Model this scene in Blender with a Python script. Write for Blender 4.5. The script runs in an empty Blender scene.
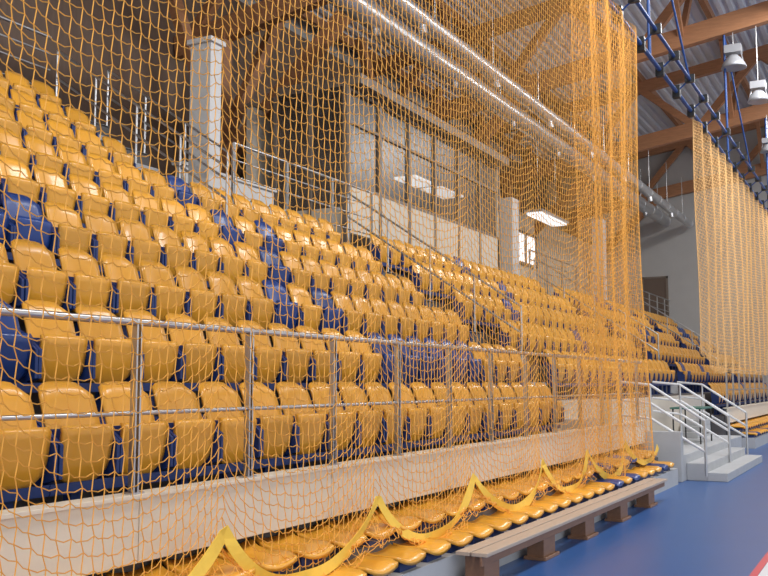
import bpy, math, random
import numpy as np
from mathutils import Vector
random.seed(4)
H=1.58; F=950.0; VPX=895.0
TH=math.atan(511/950); C=math.cos(TH); S=math.sin(TH)
P1=4.17; D=0.81; R=0.54; PITCH=0.46
def rowp(i): return P1+(i-1)*D
def tread(i): return H-0.8+(i-1)*R
def s_at(x,p): return (F*p/(C*(VPX-x))-p*S)/C

# ---------------- materials
def mat(name,col,rough=0.5,metal=0.0,var=0.0,scale=8,bump=0.0,island=0.0,coat=0.0,spec=0.5,emis=None,stretch=None,alpha=None):
    m=bpy.data.materials.new(name); m.use_nodes=True
    nt=m.node_tree; b=nt.nodes['Principled BSDF']
    b.inputs['Base Color'].default_value=(*col,1); b.inputs['Roughness'].default_value=rough
    b.inputs['Metallic'].default_value=metal; b.inputs['Coat Weight'].default_value=coat
    b.inputs['Specular IOR Level'].default_value=spec
    if emis: 
        b.inputs['Emission Color'].default_value=(*emis[0],1); b.inputs['Emission Strength'].default_value=emis[1]
    last=None
    if var>0 or bump>0:
        tc=nt.nodes.new('ShaderNodeTexCoord'); mp=nt.nodes.new('ShaderNodeMapping')
        if stretch: mp.inputs['Scale'].default_value=stretch
        n=nt.nodes.new('ShaderNodeTexNoise'); n.inputs['Scale'].default_value=scale; n.inputs['Detail'].default_value=5
        nt.links.new(tc.outputs['Object'],mp.inputs['Vector']); nt.links.new(mp.outputs['Vector'],n.inputs['Vector'])
        if var>0:
            mx=nt.nodes.new('ShaderNodeMix'); mx.data_type='RGBA'
            mx.inputs['A'].default_value=(*[c*(1-var) for c in col],1)
            mx.inputs['B'].default_value=(*[min(1,c*(1+var)) for c in col],1)
            nt.links.new(n.outputs['Fac'],mx.inputs['Factor']); nt.links.new(mx.outputs['Result'],b.inputs['Base Color']); last=mx.outputs['Result']
        if bump>0:
            bp=nt.nodes.new('ShaderNodeBump'); bp.inputs['Strength'].default_value=bump; bp.inputs['Distance'].default_value=0.02
            nt.links.new(n.outputs['Fac'],bp.inputs['Height']); nt.links.new(bp.outputs['Normal'],b.inputs['Normal'])
    if island>0:
        g=nt.nodes.new('ShaderNodeNewGeometry'); hs=nt.nodes.new('ShaderNodeHueSaturation')
        mr=nt.nodes.new('ShaderNodeMapRange'); mr.inputs['To Min'].default_value=1-island; mr.inputs['To Max'].default_value=1+island
        nt.links.new(g.outputs['Random Per Island'],mr.inputs['Value']); nt.links.new(mr.outputs['Result'],hs.inputs['Value'])
        hs.inputs['Color'].default_value=(*col,1)
        if last: nt.links.new(last,hs.inputs['Color'])
        nt.links.new(hs.outputs['Color'],b.inputs['Base Color'])
    return m
M_YEL=mat('seat_yellow_plastic',(0.82,0.38,0.035),0.3,island=0.10,coat=0.15)
M_BLU=mat('seat_blue_plastic',(0.010,0.045,0.21),0.35,island=0.2,coat=0.1)
M_FRM=mat('seat_frame_blue',(0.010,0.035,0.16),0.45)
M_CON=mat('concrete_step',(0.12,0.11,0.105),0.85,var=0.25,scale=3,bump=0.2)
M_PALE=mat('pale_concrete',(0.45,0.45,0.45),0.7,var=0.12,scale=4)
M_FLR=mat('blue_sport_floor',(0.024,0.10,0.30),0.3,var=0.08,scale=1.5,bump=0.01)
M_RED=mat('line_red',(0.6,0.05,0.07),0.4); M_WHT=mat('line_white',(0.7,0.7,0.72),0.4)
M_FAS=mat('beige_laminate',(0.80,0.71,0.56),0.5,var=0.08,scale=4,stretch=(0.3,4,4))
M_STEEL=mat('brushed_steel',(0.55,0.54,0.53),0.32,metal=1.0)
M_NET=mat('net_orange_cord',(0.90,0.43,0.07),0.7)
M_NETT=mat('net_tan_cord',(0.88,0.52,0.20),0.7)
M_BAND=mat('band_yellow_webbing',(0.90,0.55,0.06),0.6,var=0.15,scale=12)
M_WOOD=mat('glulam_wood',(0.42,0.19,0.085),0.55,var=0.3,scale=3,stretch=(1,1,8))
M_CLAD=mat('wood_cladding_dark',(0.20,0.13,0.09),0.65,var=0.25,scale=2,stretch=(6,1,0.5))
M_BENCH=mat('bench_wood',(0.26,0.13,0.07),0.5,var=0.25,scale=6,stretch=(1,6,6))
M_BTOP=mat('bench_top_wood',(0.50,0.39,0.30),0.4,var=0.15,scale=6,stretch=(1,8,8))
M_ROOF=mat('roof_sheet',(0.75,0.75,0.76),0.5,var=0.06,scale=2)
M_WALL=mat('wall_plaster',(0.50,0.48,0.45),0.85,var=0.06,scale=2)
M_WALLD=mat('wall_panel_brown',(0.16,0.11,0.08),0.7,var=0.2,scale=1.5)
M_PLY=mat('beige_panel',(0.66,0.58,0.47),0.6,var=0.08,scale=2)
M_WHITE=mat('white_paint',(0.62,0.60,0.57),0.6,var=0.04,scale=3)
M_RAILW=mat('white_rail',(0.7,0.7,0.7),0.4)
M_DUCT=mat('galvanised_duct',(0.6,0.6,0.6),0.35,metal=0.8,var=0.08,scale=5)
M_BLK=mat('black_plastic',(0.02,0.02,0.02),0.4)
M_BSTEEL=mat('blue_steel',(0.02,0.07,0.25),0.4)
M_GREEN=mat('green_laminate',(0.05,0.16,0.12),0.4)
M_LITE=mat('glazing_and_panel_glow',(0.8,0.85,0.9),0.2,emis=((0.9,0.95,1.0),1.1))
M_FRAME=mat('window_frame',(0.22,0.17,0.13),0.5)
M_LAMP=mat('lamp_metal',(0.45,0.45,0.46),0.4,metal=0.4)
M_GLASS=bpy.data.materials.new('booth_glass'); M_GLASS.use_nodes=True
nt=M_GLASS.node_tree; nt.nodes.clear()
o=nt.nodes.new('ShaderNodeOutputMaterial'); mx=nt.nodes.new('ShaderNodeMixShader'); t=nt.nodes.new('ShaderNodeBsdfTransparent'); g=nt.nodes.new('ShaderNodeBsdfGlossy')
t.inputs['Color'].default_value=(0.78,0.77,0.76,1); g.inputs['Roughness'].default_value=0.3; mx.inputs[0].default_value=0.10
nt.links.new(t.outputs[0],mx.inputs[1]); nt.links.new(g.outputs[0],mx.inputs[2]); nt.links.new(mx.outputs[0],o.inputs[0])

# ---------------- mesh builder
class MB:
    def __init__(s): s.v=[]; s.f=[]; s.m=[]; s.sm=[]; s.mats=[]
    def mi(s,m):
        if m not in s.mats: s.mats.append(m)
        return s.mats.index(m)
    def add(s,v,f,m,smooth=False):
        b=len(s.v); k=s.mi(m); s.v.extend(v)
        for q in f: s.f.append([b+i for i in q]); s.m.append(k); s.sm.append(smooth)
    def box(s,x0,x1,y0,y1,z0,z1,m):
        v=[(x0,y0,z0),(x1,y0,z0),(x1,y1,z0),(x0,y1,z0),(x0,y0,z1),(x1,y0,z1),(x1,y1,z1),(x0,y1,z1)]
        s.add(v,[(0,3,2,1),(4,5,6,7),(0,1,5,4),(1,2,6,5),(2,3,7,6),(3,0,4,7)],m)
    def beam(s,a,b,w,h,m):
        a=Vector(a); b=Vector(b); d=(b-a).normalized()
        up=Vector((0,0,1)) if abs(d.z)<0.95 else Vector((1,0,0))
        r=d.cross(up).normalized(); u=r.cross(d).normalized(); v=[]
        for p in (a,b):
            for i,j in ((-1,-1),(1,-1),(1,1),(-1,1)): v.append(tuple(p+r*(i*w/2)+u*(j*h/2)))
        s.add(v,[(0,3,2,1),(4,5,6,7),(0,1,5,4),(1,2,6,5),(2,3,7,6),(3,0,4,7)],m)
    def tube(s,pts,r,m,n=8):
        pts=[Vector(p) for p in pts]; v=[]; f=[]
        for k,p in enumerate(pts):
            d=(pts[min(k+1,len(pts)-1)]-pts[max(k-1,0)]).normalized()
            up=Vector((0,0,1)) if abs(d.z)<0.95 else Vector((1,0,0))
            a=d.cross(up).normalized(); u=a.cross(d)
            for i in range(n):
                t=2*math.pi*i/n; v.append(tuple(p+a*(r*math.cos(t))+u*(r*math.sin(t))))
        for k in range(len(pts)-1):
            for i in range(n): f.append((k*n+i,k*n+(i+1)%n,(k+1)*n+(i+1)%n,(k+1)*n+i))
        s.add(v,f,m,True)
        s.add([v[i] for i in range(n)],[tuple(range(n-1,-1,-1))],m); s.add([v[-n+i] for i in range(n)],[tuple(range(n))],m)
    def lathe(s,c,prof,m,n=16):
        v=[];f=[]
        for r,z in prof:
            for i in range(n):
                t=2*math.pi*i/n; v.append((c[0]+r*math.cos(t),c[1]+r*math.sin(t),c[2]+z))
        for k in range(len(prof)-1):
            for i in range(n): f.append((k*n+i,k*n+(i+1)%n,(k+1)*n+(i+1)%n,(k+1)*n+i))
        s.add(v,f,m,True)
    def shell(s,fn,nu,nv,off,m):
        A=[fn(i/(nu-1)*2-1,j/(nv-1)) for j in range(nv) for i in range(nu)]
        B=[(p[0]*off[3]+0,p[1]+off[1],p[2]+off[2]) for p in A]
        f=[]; N=nu*nv
        for j in range(nv-1):
            for i in range(nu-1):
                a=j*nu+i; f.append((a,a+1,a+nu+1,a+nu)); f.append((N+a,N+a+nu,N+a+nu+1,N+a+1))
        rim=[i for i in range(nu)]+[j*nu+nu-1 for j in range(1,nv)]+[(nv-1)*nu+i for i in range(nu-2,-1,-1)]+[j*nu for j in range(nv-2,0,-1)]
        for k in range(len(rim)):
            a=rim[k]; b=rim[(k+1)%len(rim)]; f.append((b,a,N+a,N+b))
        s.add(A+B,f,m,True)
    def build(s,name,bevel=0):
        me=bpy.data.meshes.new(name); me.from_pydata(s.v,[],s.f)
        for m in s.mats: me.materials.append(m)
        me.polygons.foreach_set('material_index',s.m); me.polygons.foreach_set('use_smooth',s.sm); me.update()
        ob=bpy.data.objects.new(name,me); bpy.context.collection.objects.link(ob)
        if bevel:
            b=ob.modifiers.new('bevel','BEVEL'); b.width=bevel; b.segments=2; b.limit_method='ANGLE'
        return ob

# ---------------- seat template
def seat_mb(shellmat):
    q=MB()
    def back(u,v):
        w=0.200*(1-0.22*max(0,(v-0.78)/0.22)**3)
        z=0.34+0.47*v-0.03*abs(u)**5*v
        y=-0.13+0.13*v**1.15-0.03*u*u*(1-0.4*v)+0.04*max(0,(v-0.86)/0.14)**2
        return (u*w,y,z)
    q.shell(back,9,10,(0,0.018,-0.004,0.99),shellmat)
    def pan(u,v):
        w=0.190*(1-0.22*max(0,(0.16-v)/0.16)**2.2)*(1-0.05*max(0,(v-.88)/.12)**2)
        z=0.255+0.315*v+0.025*u**4*(1-v)
        y=-0.165-0.028*math.sin(min(1,v*2.2)*math.pi*0.5)+0.02*u**4-0.045*v+(0.02*max(0,(v-.88)/.12)**2)
        return (u*w,y,z)
    q.shell(pan,9,11,(0,0.035,-0.004,0.95),shellmat)
    for sx in (-1,1):
        x=sx*0.2125
        q.add([(x-.012,-.225,.29),(x+.012,-.225,.29),(x+.012,-.225,.47),(x-.012,-.225,.47),
               (x-.012,-.05,.24),(x+.012,-.05,.24),(x+.012,-.03,.60),(x-.012,-.03,.60)],
              [(0,1,2,3),(5,4,7,6),(0,3,7,4),(1,5,6,2),(3,2,6,7),(0,4,5,1)],M_FRM)
    q.box(-0.23,0.23,-0.17,-0.08,0.20,0.26,M_FRM)
    q.box(-0.185,0.185,-0.12,-0.105,0.30,0.55,M_FRM)
    q.box(-0.035,0.035,-0.12,-0.06,0.0,0.26,M_FRM)
    q.box(-0.08,0.08,-0.16,-0.02,0.0,0.012,M_FRM)
    return q
TY=seat_mb(M_YEL); TB=seat_mb(M_BLU)
def seat_row(items,name):
    q=MB()
    for m in (M_YEL,M_BLU,M_FRM): q.mi(m)
    for (x,y,z,bl) in items:
        T=TB if bl else TY
        a=random.uniform(-0.015,0.015); ca,sa=math.cos(a),math.sin(a)
        b=len(q.v)
        q.v.extend([(x+p[0]*ca-p[1]*sa,y+p[0]*sa+p[1]*ca,z+p[2]) for p in T.v])
        mm=[q.mi(m) for m in T.mats]
        for f,k,sm in zip(T.f,T.m,T.sm): q.f.append([b+i for i in f]); q.m.append(mm[k]); q.sm.append(sm)
    return q.build(name)
BL=[(4,-40,34),(2,-60,20),(6,168,192),(5,210,230),(5,256,272),(4,264,282),(3,268,290),(3,318,336),(2,364,386),(2,392,418),(2,424,442),(2,446,462),
    (6,452,464),(5,500,506)]
def is_blue(i,s):
    for r,a,b in BL:
        if r==i and s_at(a,rowp(i))<s<s_at(b,rowp(i)): return True
    return (s>15 and random.random()<0.03) or (s>27 and random.random()<0.05)
secs={i:[] for i in range(1,10)}
secs[1]=[(0.2,12.4),(25,41)]
for i in range(2,7): secs[i]=[(0.2,13.5),(14.7,24),(25,33),(34,41)]
for i in (7,8,9): secs[i]=[(0.2,9.8)]
for i in range(1,10):
    for a,b in secs[i]:
        it=[]; x=a+0.23+ (0.3 if i==1 and a<1 else 0)
        if a<1:
            s0=s_at(78,P1-0.1); x=s0-int((s0-a)/PITCH)*PITCH+ (0.11*(i-1))%PITCH
        while x<b-0.2:
            it.append((x,rowp(i),tread(i),is_blue(i,x))); x+=PITCH
        seat_row(it,'stadium_seat_row')

# ---------------- grandstand concrete
g=MB()
def ty0(i): return rowp(i)-0.60
for i in range(1,10):
    lim=(-6,41.98) if 1<i<7 else ((-6,15.8) if i==1 else (-6,11.0))
    y0=3.76 if i==1 else ty0(i)
    g.box(lim[0],lim[1],y0,ty0(i+1),0,tread(i),M_CON)
g.box(24.5,41.98,3.76,ty0(2),0,tread(1),M_CON)
g.box(15.8,24.5,4.2,ty0(2)-.02,0,tread(2)-.02,M_PLY)
g.box(-6,11,ty0(10),13.88,0,tread(10),M_CON)
g.box(11.0,41.98,ty0(7),13.88,0,tread(7),M_CON)
for (a0,a1,rows) in ((13.6,14.6,range(1,6)),(24.05,24.95,range(2,6)),(33.05,33.95,range(2,6)),(9.9,10.95,range(6,10))):
    for i in rows:
        g.box(a0,a1,ty0(i+1)-0.27,ty0(i+1),tread(i),tread(i)+R*0.5,M_PALE)
        g.box(a0,a1,ty0(i+1)+0.0,ty0(i+1)+0.04,tread(i+1)-0.02,tread(i+1)+0.006,M_PALE)
g.build('grandstand_terrace')
q=MB(); q.box(12.7,15.8,ty0(2)-0.03,ty0(2)-0.002,tread(1),tread(2),M_PLY); q.build('terrace_riser_panel')

# fascia
q=MB()
def fascia(a,b):
    x=a
    while x<b-0.1:
        e=min(x+2.0,b); q.box(x+0.004,e-0.004,3.66,3.70,H-0.97,H-0.625,M_FAS); x=e
    q.box(a,b,3.64,3.78,H-0.625,H-0.60,M_FAS)
    q.box(a,b,3.70,3.75,H-0.95,H-0.63,M_CON)
fascia(-2.0,15.8); fascia(24.5,41.9)
q.build('parapet_panel',0.004)

# railing
q=MB()
def railing(a,b,y,z0,ztop,zs,first=None,step=1.04,flat=True):
    x=first if first is not None else a
    while x>a+step: x-=step
    while x<=b+0.01:
        q.box(x-0.022,x-0.010,y-0.02,y+0.02,z0,ztop,M_STEEL); q.box(x+0.010,x+0.022,y-0.02,y+0.02,z0,ztop,M_STEEL)
        q.box(x-0.05,x+0.05,y-0.035,y+0.035,z0,z0+0.01,M_STEEL)
        x+=step
    q.tube([(a,y,ztop),(b,y,ztop)],0.021,M_STEEL,10)
    for z in zs: q.tube([(a,y,z),(b,y,z)],0.013,M_STEEL,8)
railing(-1.5,15.75,3.69,H-0.60,H+0.335,[H-0.164],3.98)
railing(24.6,41.9,3.69,H-0.60,H+0.335,[H-0.164])
q.build('safety_railing')
q=MB()
zc=tread(7)
railing(11.1,15.4,8.5,zc,zc+1.1,[zc+0.3,zc+0.6,zc+0.85],step=1.4)
railing(24,41.9,8.5,zc,zc+1.1,[zc+0.3,zc+0.6,zc+0.85],step=1.4)
zt=tread(10); railing(-4,9.8,10.95,zt,zt+1.1,[zt+0.3,zt+0.6,zt+0.85],step=1.4)
q.build('gallery_railing')
def aisle_rail(s,i0,i1,hh=0.95):
    q=MB(); pts=[(s,ty0(i)+0.1,tread(i)) for i in range(i0,i1+1)]
    for p in pts: q.tube([p,(p[0],p[1],p[2]+hh)],0.018,M_STEEL)
    for k in (hh,hh*0.55): q.tube([(p[0],p[1],p[2]+k) for p in pts],0.018,M_STEEL)
    q.build('aisle_handrail')
aisle_rail(9.95,6,10); aisle_rail(11.0,7,10)
aisle_rail(14.5,3,7); aisle_rail(24.5,3,7); aisle_rail(33.5,3,7)

# lower bucket seats
def bucket(q,x,y,z,m):
    def fn(u,v):
        yy=y+0.19-0.38*v; w=0.195*(1-0.12*v**4)
        return (x+u*w,yy,z+0.03*u*u+0.06*max(0,(0.35-v)/0.35)**2-0.02*max(0,(v-.8)/.2)**2)
    A=[fn(i/6*2-1,j/6) for j in range(7) for i in range(7)]
    B=[(p[0],p[1],p[2]-0.03) for p in A]; f=[];N=49
    for j in range(6):
        for i in range(6):
            a=j*7+i; f.append((a,a+7,a+8,a+1)); f.append((N+a,N+a+1,N+a+8,N+a+7))
    rim=[i for i in range(7)]+[j*7+6 for j in range(1,7)]+[42+i for i in range(5,-1,-1)]+[j*7 for j in range(5,0,-1)]
    for k in range(len(rim)):
        a=rim[k]; c=rim[(k+1)%len(rim)]; f.append((a,c,N+c,N+a))
    q.add(A+B,f,m,True)
    q.box(x-0.13,x+0.13,y-0.13,y+0.13,z-0.09,z-0.03,M_FRM)
for (a,b) in ((0.5,15.2),(25,41)):
    for (y,z) in ((3.28,0.34),(3.53,0.50)):
        q=MB(); x=a
        while x<b:
            bucket(q,x,y,z,M_BLU if random.random()<0.08 else M_YEL); x+=0.44
        q.build('bucket_seat_row')
    q=MB(); q.box(a-.3,b+.3,3.10,3.40,0,0.25,M_PALE); q.box(a-.3,b+.3,3.40,3.75,0,0.41,M_CON); q.build('low_terrace_step')

# long low bench
q=MB()
q.box(6.85,13.3,2.80,2.93,0.262,0.292,M_BTOP); q.box(6.85,13.3,2.945,3.06,0.262,0.292,M_BTOP)
q.box(6.85,13.3,2.84,2.86,0.19,0.262,M_BENCH)
for x in (7.1,8.5,9.8,11.2,12.6):
    q.box(x-0.16,x+0.16,2.86,3.02,0.0,0.262,M_BENCH); q.box(x-0.2,x+0.2,2.83,3.04,0.0,0.03,M_BENCH)
q.build('gym_bench',0.004)

# ---------------- nets
YN=3.46; ZR=H+5.5; ZA=H-0.84
anch=[-1.0,0.8,2.7]+[s_at(895-d,3.45) for d in (670,520,425,357,312,275,240)]
anch=sorted(anch)
rs=[random.uniform(0.30,0.38) for _ in anch]; sk=[random.uniform(0.36,0.50) for _ in anch]
def band_z(s):
    for k in range(len(anch)-1):
        if anch[k]<=s<=anch[k+1]:
            t=(s-anch[k])/(anch[k+1]-anch[k]); e=math.log(0.5)/math.log(sk[k]); t2=t**e
            return ZA-rs[k]*(1-abs(2*t2-1)**2.3)
    return ZA
def band_y(s): return 3.45-0.10*((ZA-band_z(s))/0.34)
TRI=[(math.cos(t),math.sin(t)) for t in (0.5,2.6,4.7)]
def net(name,s0,s1,w,zt_f,botz,topy,boty,pleat,step,r,m=None,span=None,yp=3,jit=0.0,sag=0.010):
    n=int((s1-s0)/w)+1; K=max(2,int(round(span/step)))
    V=[];Fc=[]
    def P(j,k,mid=False):
        t=k/K
        jj=j+(0.5 if mid else 0)
        u=s0+jj*w
        if not mid: u+= (0.10*w if (j+k)%2 else -0.10*w)
        u+=0.02*math.sin(u*2.3+t*7)+0.006*math.sin(u*11+t*37)
        ztop=zt_f(u); zb=botz(u)
        z=ztop+(zb-ztop)*t+0.012*math.sin(u*4+t*9)+0.006*math.sin(u*17+k*1.7)
        if not mid: z+=(0.10*step if (j+k)%2 else -0.10*step)
        else: z-=sag
        yt=topy(u)
        yy=yt+(boty(u)-yt)*t**yp+pleat(u,t)+0.03*math.sin(u*1.3+t*4)*math.sin(t*3.1)
        return u,yy,z
    rnd={}
    def J(j,k):
        if not jit: return (0,0)
        if (j,k) not in rnd: rnd[(j,k)]=(random.uniform(-jit,jit),random.uniform(-jit,jit))
        return rnd[(j,k)]
    def emit(pts,vert):
        b=len(V)
        for (x,y,z) in pts:
            for c,s_ in TRI:
                V.append((x+c*r,y+s_*r,z) if vert else (x,y+c*r,z+s_*r))
        for k in range(len(pts)-1):
            a=b+k*3
            for i in range(3): Fc.append((a+i,a+(i+1)%3,a+3+(i+1)%3,a+3+i))
    for j in range(n):
        pts=[]
        for k in range(K+1):
            x,y,z=P(j,k); d=J(j,k); pts.append((x,y+d[0],z+d[1]))
        emit(pts,True)
    for k in range(K+1):
        pts=[]
        for j in range(n):
            x,y,z=P(j,k); d=J(j,k); pts.append((x,y+d[0],z+d[1]))
            if j<n-1: pts.append(P(j,k,True))
        emit(pts,False)
    me=bpy.data.meshes.new(name); me.from_pydata(V,[],Fc); me.materials.append(m or M_NET); me.update()
    ob=bpy.data.objects.new(name,me); bpy.context.collection.objects.link(ob); return ob
SP=ZR-ZA
net('protective_net',0.0,14.6,0.070,lambda u:ZR,band_z,lambda u:YN,band_y,lambda u,t:(0.0 if u<11.5 else 0.02*math.sin(u*9)*min(1,(u-11.5))),0.070,0.0034,span=SP)
net('protective_net',11.2,14.6,0.06,lambda u:ZR,band_z,lambda u:YN,lambda u:band_y(u)-0.03,lambda u,t:-0.10+0.03*math.sin(u*7.3+t*1.5),0.07,0.0030,span=SP)
net('protective_net',19.9,38,0.07,lambda u:ZR,lambda u:H+0.25+max(0,(21.5-u))*0.25,lambda u:YN,lambda u:YN,lambda u,t:0.04*math.sin(u*6),0.075,0.0062,m=M_NETT,span=5.2)
net('protective_net',0.3,11.5,0.07,lambda u:band_z(u),lambda u:min(band_z(u)-0.05,0.46+0.03*math.sin(u*7)),lambda u:band_y(u)+0.05,lambda u:3.26+0.05*math.sin(u*4.1),lambda u,t:0.02*math.sin(u*17+t*5),0.07,0.0030,span=0.42,yp=1,jit=0.012)
def ribbon(name,s0,s1):
    q=MB(); v=[];f=[]; n=int((s1-s0)/0.03)
    for k in range(n+1):
        s=s0+(s1-s0)*k/n; z=band_z(s); y=band_y(s)-0.03
        dz=(band_z(s+0.02)-band_z(s-0.02))/0.04; L=math.sqrt(1+dz*dz); nx=-dz/L; nz=1/L
        tw=0.010*math.sin(s*5); hw=0.038+0.005*math.sin(s*9)
        v+= [(s-nx*hw,y-tw,z-nz*hw),(s+nx*hw,y+tw,z+nz*hw),(s+nx*hw,y+tw+0.006,z+nz*hw),(s-nx*hw,y-tw+0.006,z-nz*hw)]
    for k in range(n):
        a=4*k
        for i in range(4): f.append((a+i,a+4+i,a+4+(i+1)%4,a+(i+1)%4))
    q.add(v,f,M_BAND,False)
    q.build(name)
ribbon('net_hem_band',-0.9,15.4)
# net rail
q=MB()
q.tube([(-4,YN,ZR+0.04),(41.8,YN,ZR+0.04)],0.04,M_BSTEEL); q.tube([(-4,YN-0.25,ZR+0.25),(41.8,YN-0.25,ZR+0.25)],0.032,M_BSTEEL)
x=-3.5
while x<41.5:
    q.tube([(x,YN,ZR+0.04),(x,YN-0.25,ZR+0.25)],0.015,M_BSTEEL,6)
    q.box(x-0.06,x+0.06,YN-0.07,YN+0.07,ZR-0.08,ZR+0.16,M_BLK)
    q.box(x-0.03,x+0.03,YN-0.34,YN-0.16,ZR+0.18,ZR+0.34,M_BLK); x+=1.45
for s in (7.4,16,24.6,33.2):
    q.tube([(s,YN,ZR+0.05),(s,YN,H+9.53-.15*YN)],0.03,M_BSTEEL,6)
    q.tube([(s,YN,H+9.3-.15*YN),(s+2.2,YN-0.25,ZR+0.25)],0.022,M_BSTEEL,6)
q.build('net_suspension_rail')

# ---------------- roof trusses
def hch(y): return H+9.53-0.15*y
TR=[-1.2,7.4,16.0,24.6,33.2,41.7]
for s in TR:
    q=MB()
    q.beam((s,13.85,hch(13.85)),(s,-14,hch(-14)),0.24,0.5,M_WOOD)
    q.beam((s,13.85,hch(13.85)+2.0),(s,-14,hch(-14)+2.0),0.24,0.4,M_WOOD)
    y=13.6; up=True
    while y>-13:
        y2=y-2.0
        a=(s,y,hch(y)+(0 if up else 2.0)); b=(s,y2,hch(y2)+(2.0 if up else 0))
        q.beam(a,b,0.2,0.24,M_WOOD); up=not up; y=y2
    if s>0:
        zb=tread(7) if s>11 else tread(10)
        q.beam((s,12.6,zb),(s,12.6,hch(12.6)),0.3,0.3,M_WOOD)
        q.beam((s,12.6,zb+2.2),(s,8.6,hch(8.6)),0.22,0.3,M_WOOD)
        if s<41:
            q.beam((s-0.0,12.6,zb+2.6),(s+2.6,12.6,hch(12.6)+1.8),0.2,0.26,M_WOOD)
        q.beam((s-0.0,12.6,zb+2.6),(s-2.6,12.6,hch(12.6)+1.8),0.2,0.26,M_WOOD)
    q.build('roof_truss')
q=MB()
for y in (13.5,10.5,7.5,4.5,1.5,-1.5,-4.5,-7.5,-10.5):
    q.beam((-8,y,hch(y)+2.3),(41.95,y,hch(y)+2.3),0.16,0.24,M_WOOD)
for k in range(len(TR)-1):
    for y in (10.5,4.5,-1.5,-7.5):
        q.beam((TR[k],y,hch(y)),(TR[k]+1.8,y,hch(y)+2.2),0.14,0.18,M_WOOD)
        q.beam((TR[k+1],y,hch(y)),(TR[k+1]-1.8,y,hch(y)+2.2),0.14,0.18,M_WOOD)
q.build('roof_purlin_set')
q=MB(); v=[];f=[]; y=14.2; prof=[]
while y>-14.2:
    for dy,dz in ((0,0),(0.12,0),(0.16,0.09),(0.26,0.09)): prof.append((y-dy,hch(y-dy)+2.45+dz))
    y-=0.30
for (yy,zz) in prof: v+=[(-10,yy,zz),(42.2,yy,zz)]
for k in range(len(prof)-1): f.append((2*k,2*k+1,2*k+3,2*k+2))
q.add(v,f,M_ROOF); q.build('ceiling')

# ---------------- ducts
def duct(y,z,r,x0,x1):
    q=MB(); q.tube([(x0,y,z),(x1,y,z)],r,M_DUCT,20)
    x=x0+0.8
    while x<x1: 
        q.tube([(x-0.03,y,z),(x+0.03,y,z)],r+0.015,M_DUCT,20)
        x+=1.5
    x=x0+1
    while x<x1:
        q.tube([(x,y,z+r),(x,y,hch(y)+0.1)],0.012,M_STEEL,6); x+=3
    x=x0+2
    while x<x1-1:
        q.tube([(x,y,z-r*0.5),(x,y-0.05,z-r-0.15)],0.09,M_DUCT,10); x+=3.7
    q.build('ventilation_duct')
duct(8.5,H+6.95,0.24,6,41.5); duct(7.5,H+6.75,0.16,6,41.5)

# ---------------- floor, walls
q=MB(); q.box(-12,42.2,-16,14.2,-0.2,0.0,M_FLR); q.build('floor')
q=MB(); q.box(-12,41.99,1.09,1.15,0.0,0.004,M_RED); q.box(-12,41.99,0.75,1.085,0.0,0.004,M_WHT); q.build('court_line')
q=MB(); q.box(-10,42.2,14,14.2,0,12.5,M_WALL); q.box(9.5,41.9,13.9,13.99,zc,11.0,M_CLAD)
q.build('wall_back')
q=MB(); q.box(42,42.2,-14,14,0,14.5,M_WALL); q.build('wall_end')
q=MB(); q.box(41.93,41.99,8.65,9.6,zc,zc+2.1,M_WALLD); q.box(41.9,41.99,8.57,8.65,zc,zc+2.18,M_FRAME); q.box(41.9,41.99,9.6,9.68,zc,zc+2.18,M_FRAME); q.box(41.9,41.99,8.57,9.68,zc+2.1,zc+2.18,M_FRAME)
q.tube([(41.88,8.75,zc+1.0),(41.88,8.9,zc+1.0)],0.015,M_STEEL,6); q.build('door_1')
def window(name,x0,x1,y,z0,z1,nx=4):
    q=MB(); q.box(x0,x1,y-0.03,y,z0,z1,M_LITE)
    for k in range(nx+1):
        x=x0+(x1-x0)*k/nx; q.box(x-0.04,x+0.04,y-0.1,y,z0,z1,M_FRAME)
    for z in (z0,z1): q.box(x0-.04,x1+.04,y-0.1,y,z-0.04,z+0.04,M_FRAME)
    q.build(name)
window('window_1',-4,5,13.98,7.4,8.6,6)

q=MB(); q.box(11.15,11.42,9.0,9.4,tread(7),tread(7)+2.8,M_WHITE); q.box(11.1,11.47,8.96,9.44,tread(7)+2.76,tread(7)+2.84,M_WHITE); q.build('concrete_pillar',0.01)
q=MB(); q.box(11.5,14,9.8,9.95,zc,zc+1.0,M_WHITE); q.box(11.45,14.05,9.76,9.99,zc+1.0,zc+1.05,M_WHITE); q.build('parapet_wall')
q=MB(); q.box(15.5,17.4,11.4,11.55,zc,H+5.65,M_PLY); q.box(15.45,17.45,11.36,11.59,H+5.65,H+5.72,M_FRAME); q.build('partition_wall')
# booth
q=MB(); b0,b1,y0,y1=15.6,23.6,9.2,10.9; zt=H+5.8
q.box(b0,b1,y0,y1,zc,zc+0.15,M_PLY)
q.box(b0,b1,y0,y0+0.08,H+2.9,H+3.85,M_PLY)
q.box(b0,b1,y0-0.3,y1,zt,zt+0.2,M_FRAME); q.box(b0,b1,y1,y1+0.1,zc,zt,M_WALLD)
q.box(b1-0.1,b1,y0,y1,zc,zt,M_PLY)
for k in range(7):
    x=b0+(b1-b0)*k/6; q.box(x-0.05,x+0.05,y0-0.02,y0+0.08,zc,zt,M_FRAME)
for z in (H+3.85,zt-0.05,H+5.1): q.box(b0,b1,y0-0.01,y0+0.07,z-0.03,z+0.03,M_FRAME)
for k in range(3):
    y=y0+(y1-y0)*k/2; q.box(b0-0.02,b0+0.06,y-0.04,y+0.04,zc,zt,M_FRAME)
q.box(b0+0.01,b0+0.02,y0,y1,H+3.4,zt,M_GLASS); q.box(b0,b0+0.05,y0,y1,zc,H+3.4,M_PLY)
q.box(b0,b1,y0+0.03,y0+0.04,H+3.85,zt,M_GLASS)
q.box(b0,b1,y0+0.5,y0+0.55,zc,H+2.9,M_WALLD)
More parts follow.
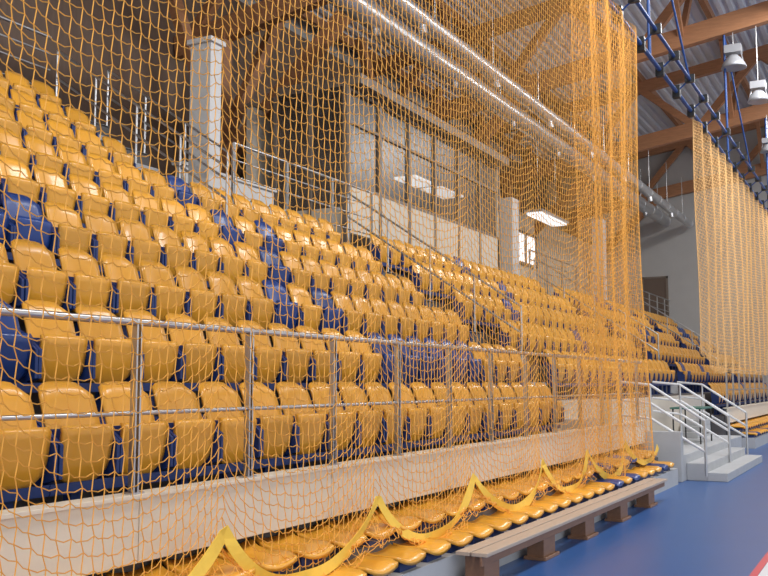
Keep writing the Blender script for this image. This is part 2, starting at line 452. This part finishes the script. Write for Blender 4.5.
for (xa,xb) in ((20.2,21.4),(21.7,23.1)):  # added glowing panels, imitating a window reflection in the booth glass
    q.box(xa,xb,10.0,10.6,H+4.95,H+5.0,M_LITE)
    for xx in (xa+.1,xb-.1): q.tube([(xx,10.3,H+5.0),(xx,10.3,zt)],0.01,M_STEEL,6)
q.build('commentary_booth')
q=MB(); q.box(24.1,24.6,9.0,9.5,zc,zc+2.6,M_WHITE); q.build('concrete_pillar',0.01)
q=MB(); q.box(33.2,33.6,9.0,9.4,zc,zc+3.4,M_WHITE); q.build('concrete_pillar',0.01)
q=MB(); q.box(24.6,41.9,11.5,11.6,zc,zc+3.6,M_PLY)
q.box(27.0,28.0,11.44,11.5,zc,zc+2.1,M_WALLD); q.box(26.9,27.0,11.42,11.5,zc,zc+2.2,M_FRAME); q.box(28.0,28.1,11.42,11.5,zc,zc+2.2,M_FRAME)
q.build('partition_wall')
window('window_2',28.6,33.0,11.49,H+4.2,H+5.3,4)
q=MB(); q.box(28.6,31.2,9.7,10.2,H+5.35,H+5.42,M_LITE); q.box(28.5,31.3,9.65,10.25,H+5.42,H+5.5,M_LAMP)
for xx in (29,30.8): q.tube([(xx,9.95,H+5.5),(xx,9.95,hch(9.95))],0.01,M_STEEL,6)
q.build('ceiling_luminaire')

# ---------------- stair landing
q=MB()
q.box(16.0,22.5,3.1,4.18,0,0.42,M_PALE)
for k in range(2): q.box(16.2,20.6,3.1-0.32*(k+1),3.1-0.32*k,0,0.42-0.14*(k+1),M_PALE)
q.box(15.82,16.0,3.1,4.18,0,0.8,M_PALE)
for k in range(3): q.box(20.9+0.3*k,22.5,3.75,4.18,0.42+0.12*k,0.54+0.12*k,M_PALE)
q.build('entrance_steps',0.01)
for s in (15.95,18.4,20.7):
    q=MB()
    for k,dz in ((0,0),(1,-0.3),(2,-0.55)):
        q.tube([(s,4.1,1.60+dz),(s,3.6,1.55+dz),(s,2.75,0.98+dz*0.9)],0.022,M_RAILW)
    q.tube([(s,3.6,0.4),(s,3.6,1.55)],0.022,M_STEEL); q.tube([(s,2.75,0.1),(s,2.75,0.98)],0.022,M_STEEL)
    q.build('stair_handrail')
q=MB(); q.box(18.9,20.2,3.3,3.9,1.08,1.11,M_GREEN)
for x in (18.95,20.15):
    for y in (3.35,3.85): q.tube([(x,y,0.42),(x,y,1.08)],0.015,M_BLK)
q.tube([(18.95,3.35,0.6),(20.15,3.35,0.6)],0.012,M_BLK); q.build('folding_table')

# spot fixtures under the trusses: ballast box, yoke and shallow reflector
def lamp(x,y,z,k=1.0):
    q=MB(); q.tube([(x,y,z+0.1),(x,y,hch(y)-0.2)],0.012,M_STEEL,6)
    q.box(x-0.12*k,x+0.12*k,y-0.16*k,y+0.16*k,z-0.04*k,z+0.12*k,M_LAMP)
    for sgn in (-1,1): q.beam((x,y+sgn*0.14*k,z),(x,y+sgn*0.2*k,z-0.3*k),0.02,0.03,M_LAMP)
    q.lathe((x,y,z-0.14*k),[(0.0,0.06*k),(0.08*k,0.06*k),(0.14*k,0.0),(0.22*k,-0.12*k),(0.25*k,-0.2*k),(0.24*k,-0.2*k),(0.0,-0.16*k)],M_LAMP); q.build('sports_floodlight')
lamp(24.6,3.25,H+8.3,1.25); lamp(33,3.4,H+7.9); lamp(24.6,2.7,H+7.3,1.1)

# ---------------- light
def area(x,y,z,sx,sy,e,rot,col):
    l=bpy.data.lights.new('overhead_fill','AREA'); l.shape='RECTANGLE'; l.size=sx; l.size_y=sy; l.energy=e; l.color=col
    ob=bpy.data.objects.new('overhead_fill',l); ob.location=(x,y,z); ob.rotation_euler=rot; bpy.context.collection.objects.link(ob)
for x in (2,12,22,32): area(x,1,H+8.9,5,1.5,560,(math.radians(15),0,0),(0.97,0.98,1.0))  # added overhead fill in place of daylight from the windows opposite
w=bpy.data.worlds.new('world'); bpy.context.scene.world=w; w.use_nodes=True
w.node_tree.nodes['Background'].inputs[0].default_value=(0.9,0.94,1.0,1); w.node_tree.nodes['Background'].inputs[1].default_value=1.3

# camera
cd=bpy.data.cameras.new('camera'); cd.sensor_width=36; cd.lens=F/768*36; cd.clip_end=200
co=bpy.data.objects.new('camera',cd); co.location=(0,0,H)
phi=math.atan(95/950)
d=Vector((math.cos(TH)*math.cos(phi),math.sin(TH)*math.cos(phi),math.sin(phi)))
co.rotation_euler=d.to_track_quat('-Z','Y').to_euler(); bpy.context.collection.objects.link(co)
bpy.context.scene.camera=co
bpy.context.scene.view_settings.view_transform='Standard'
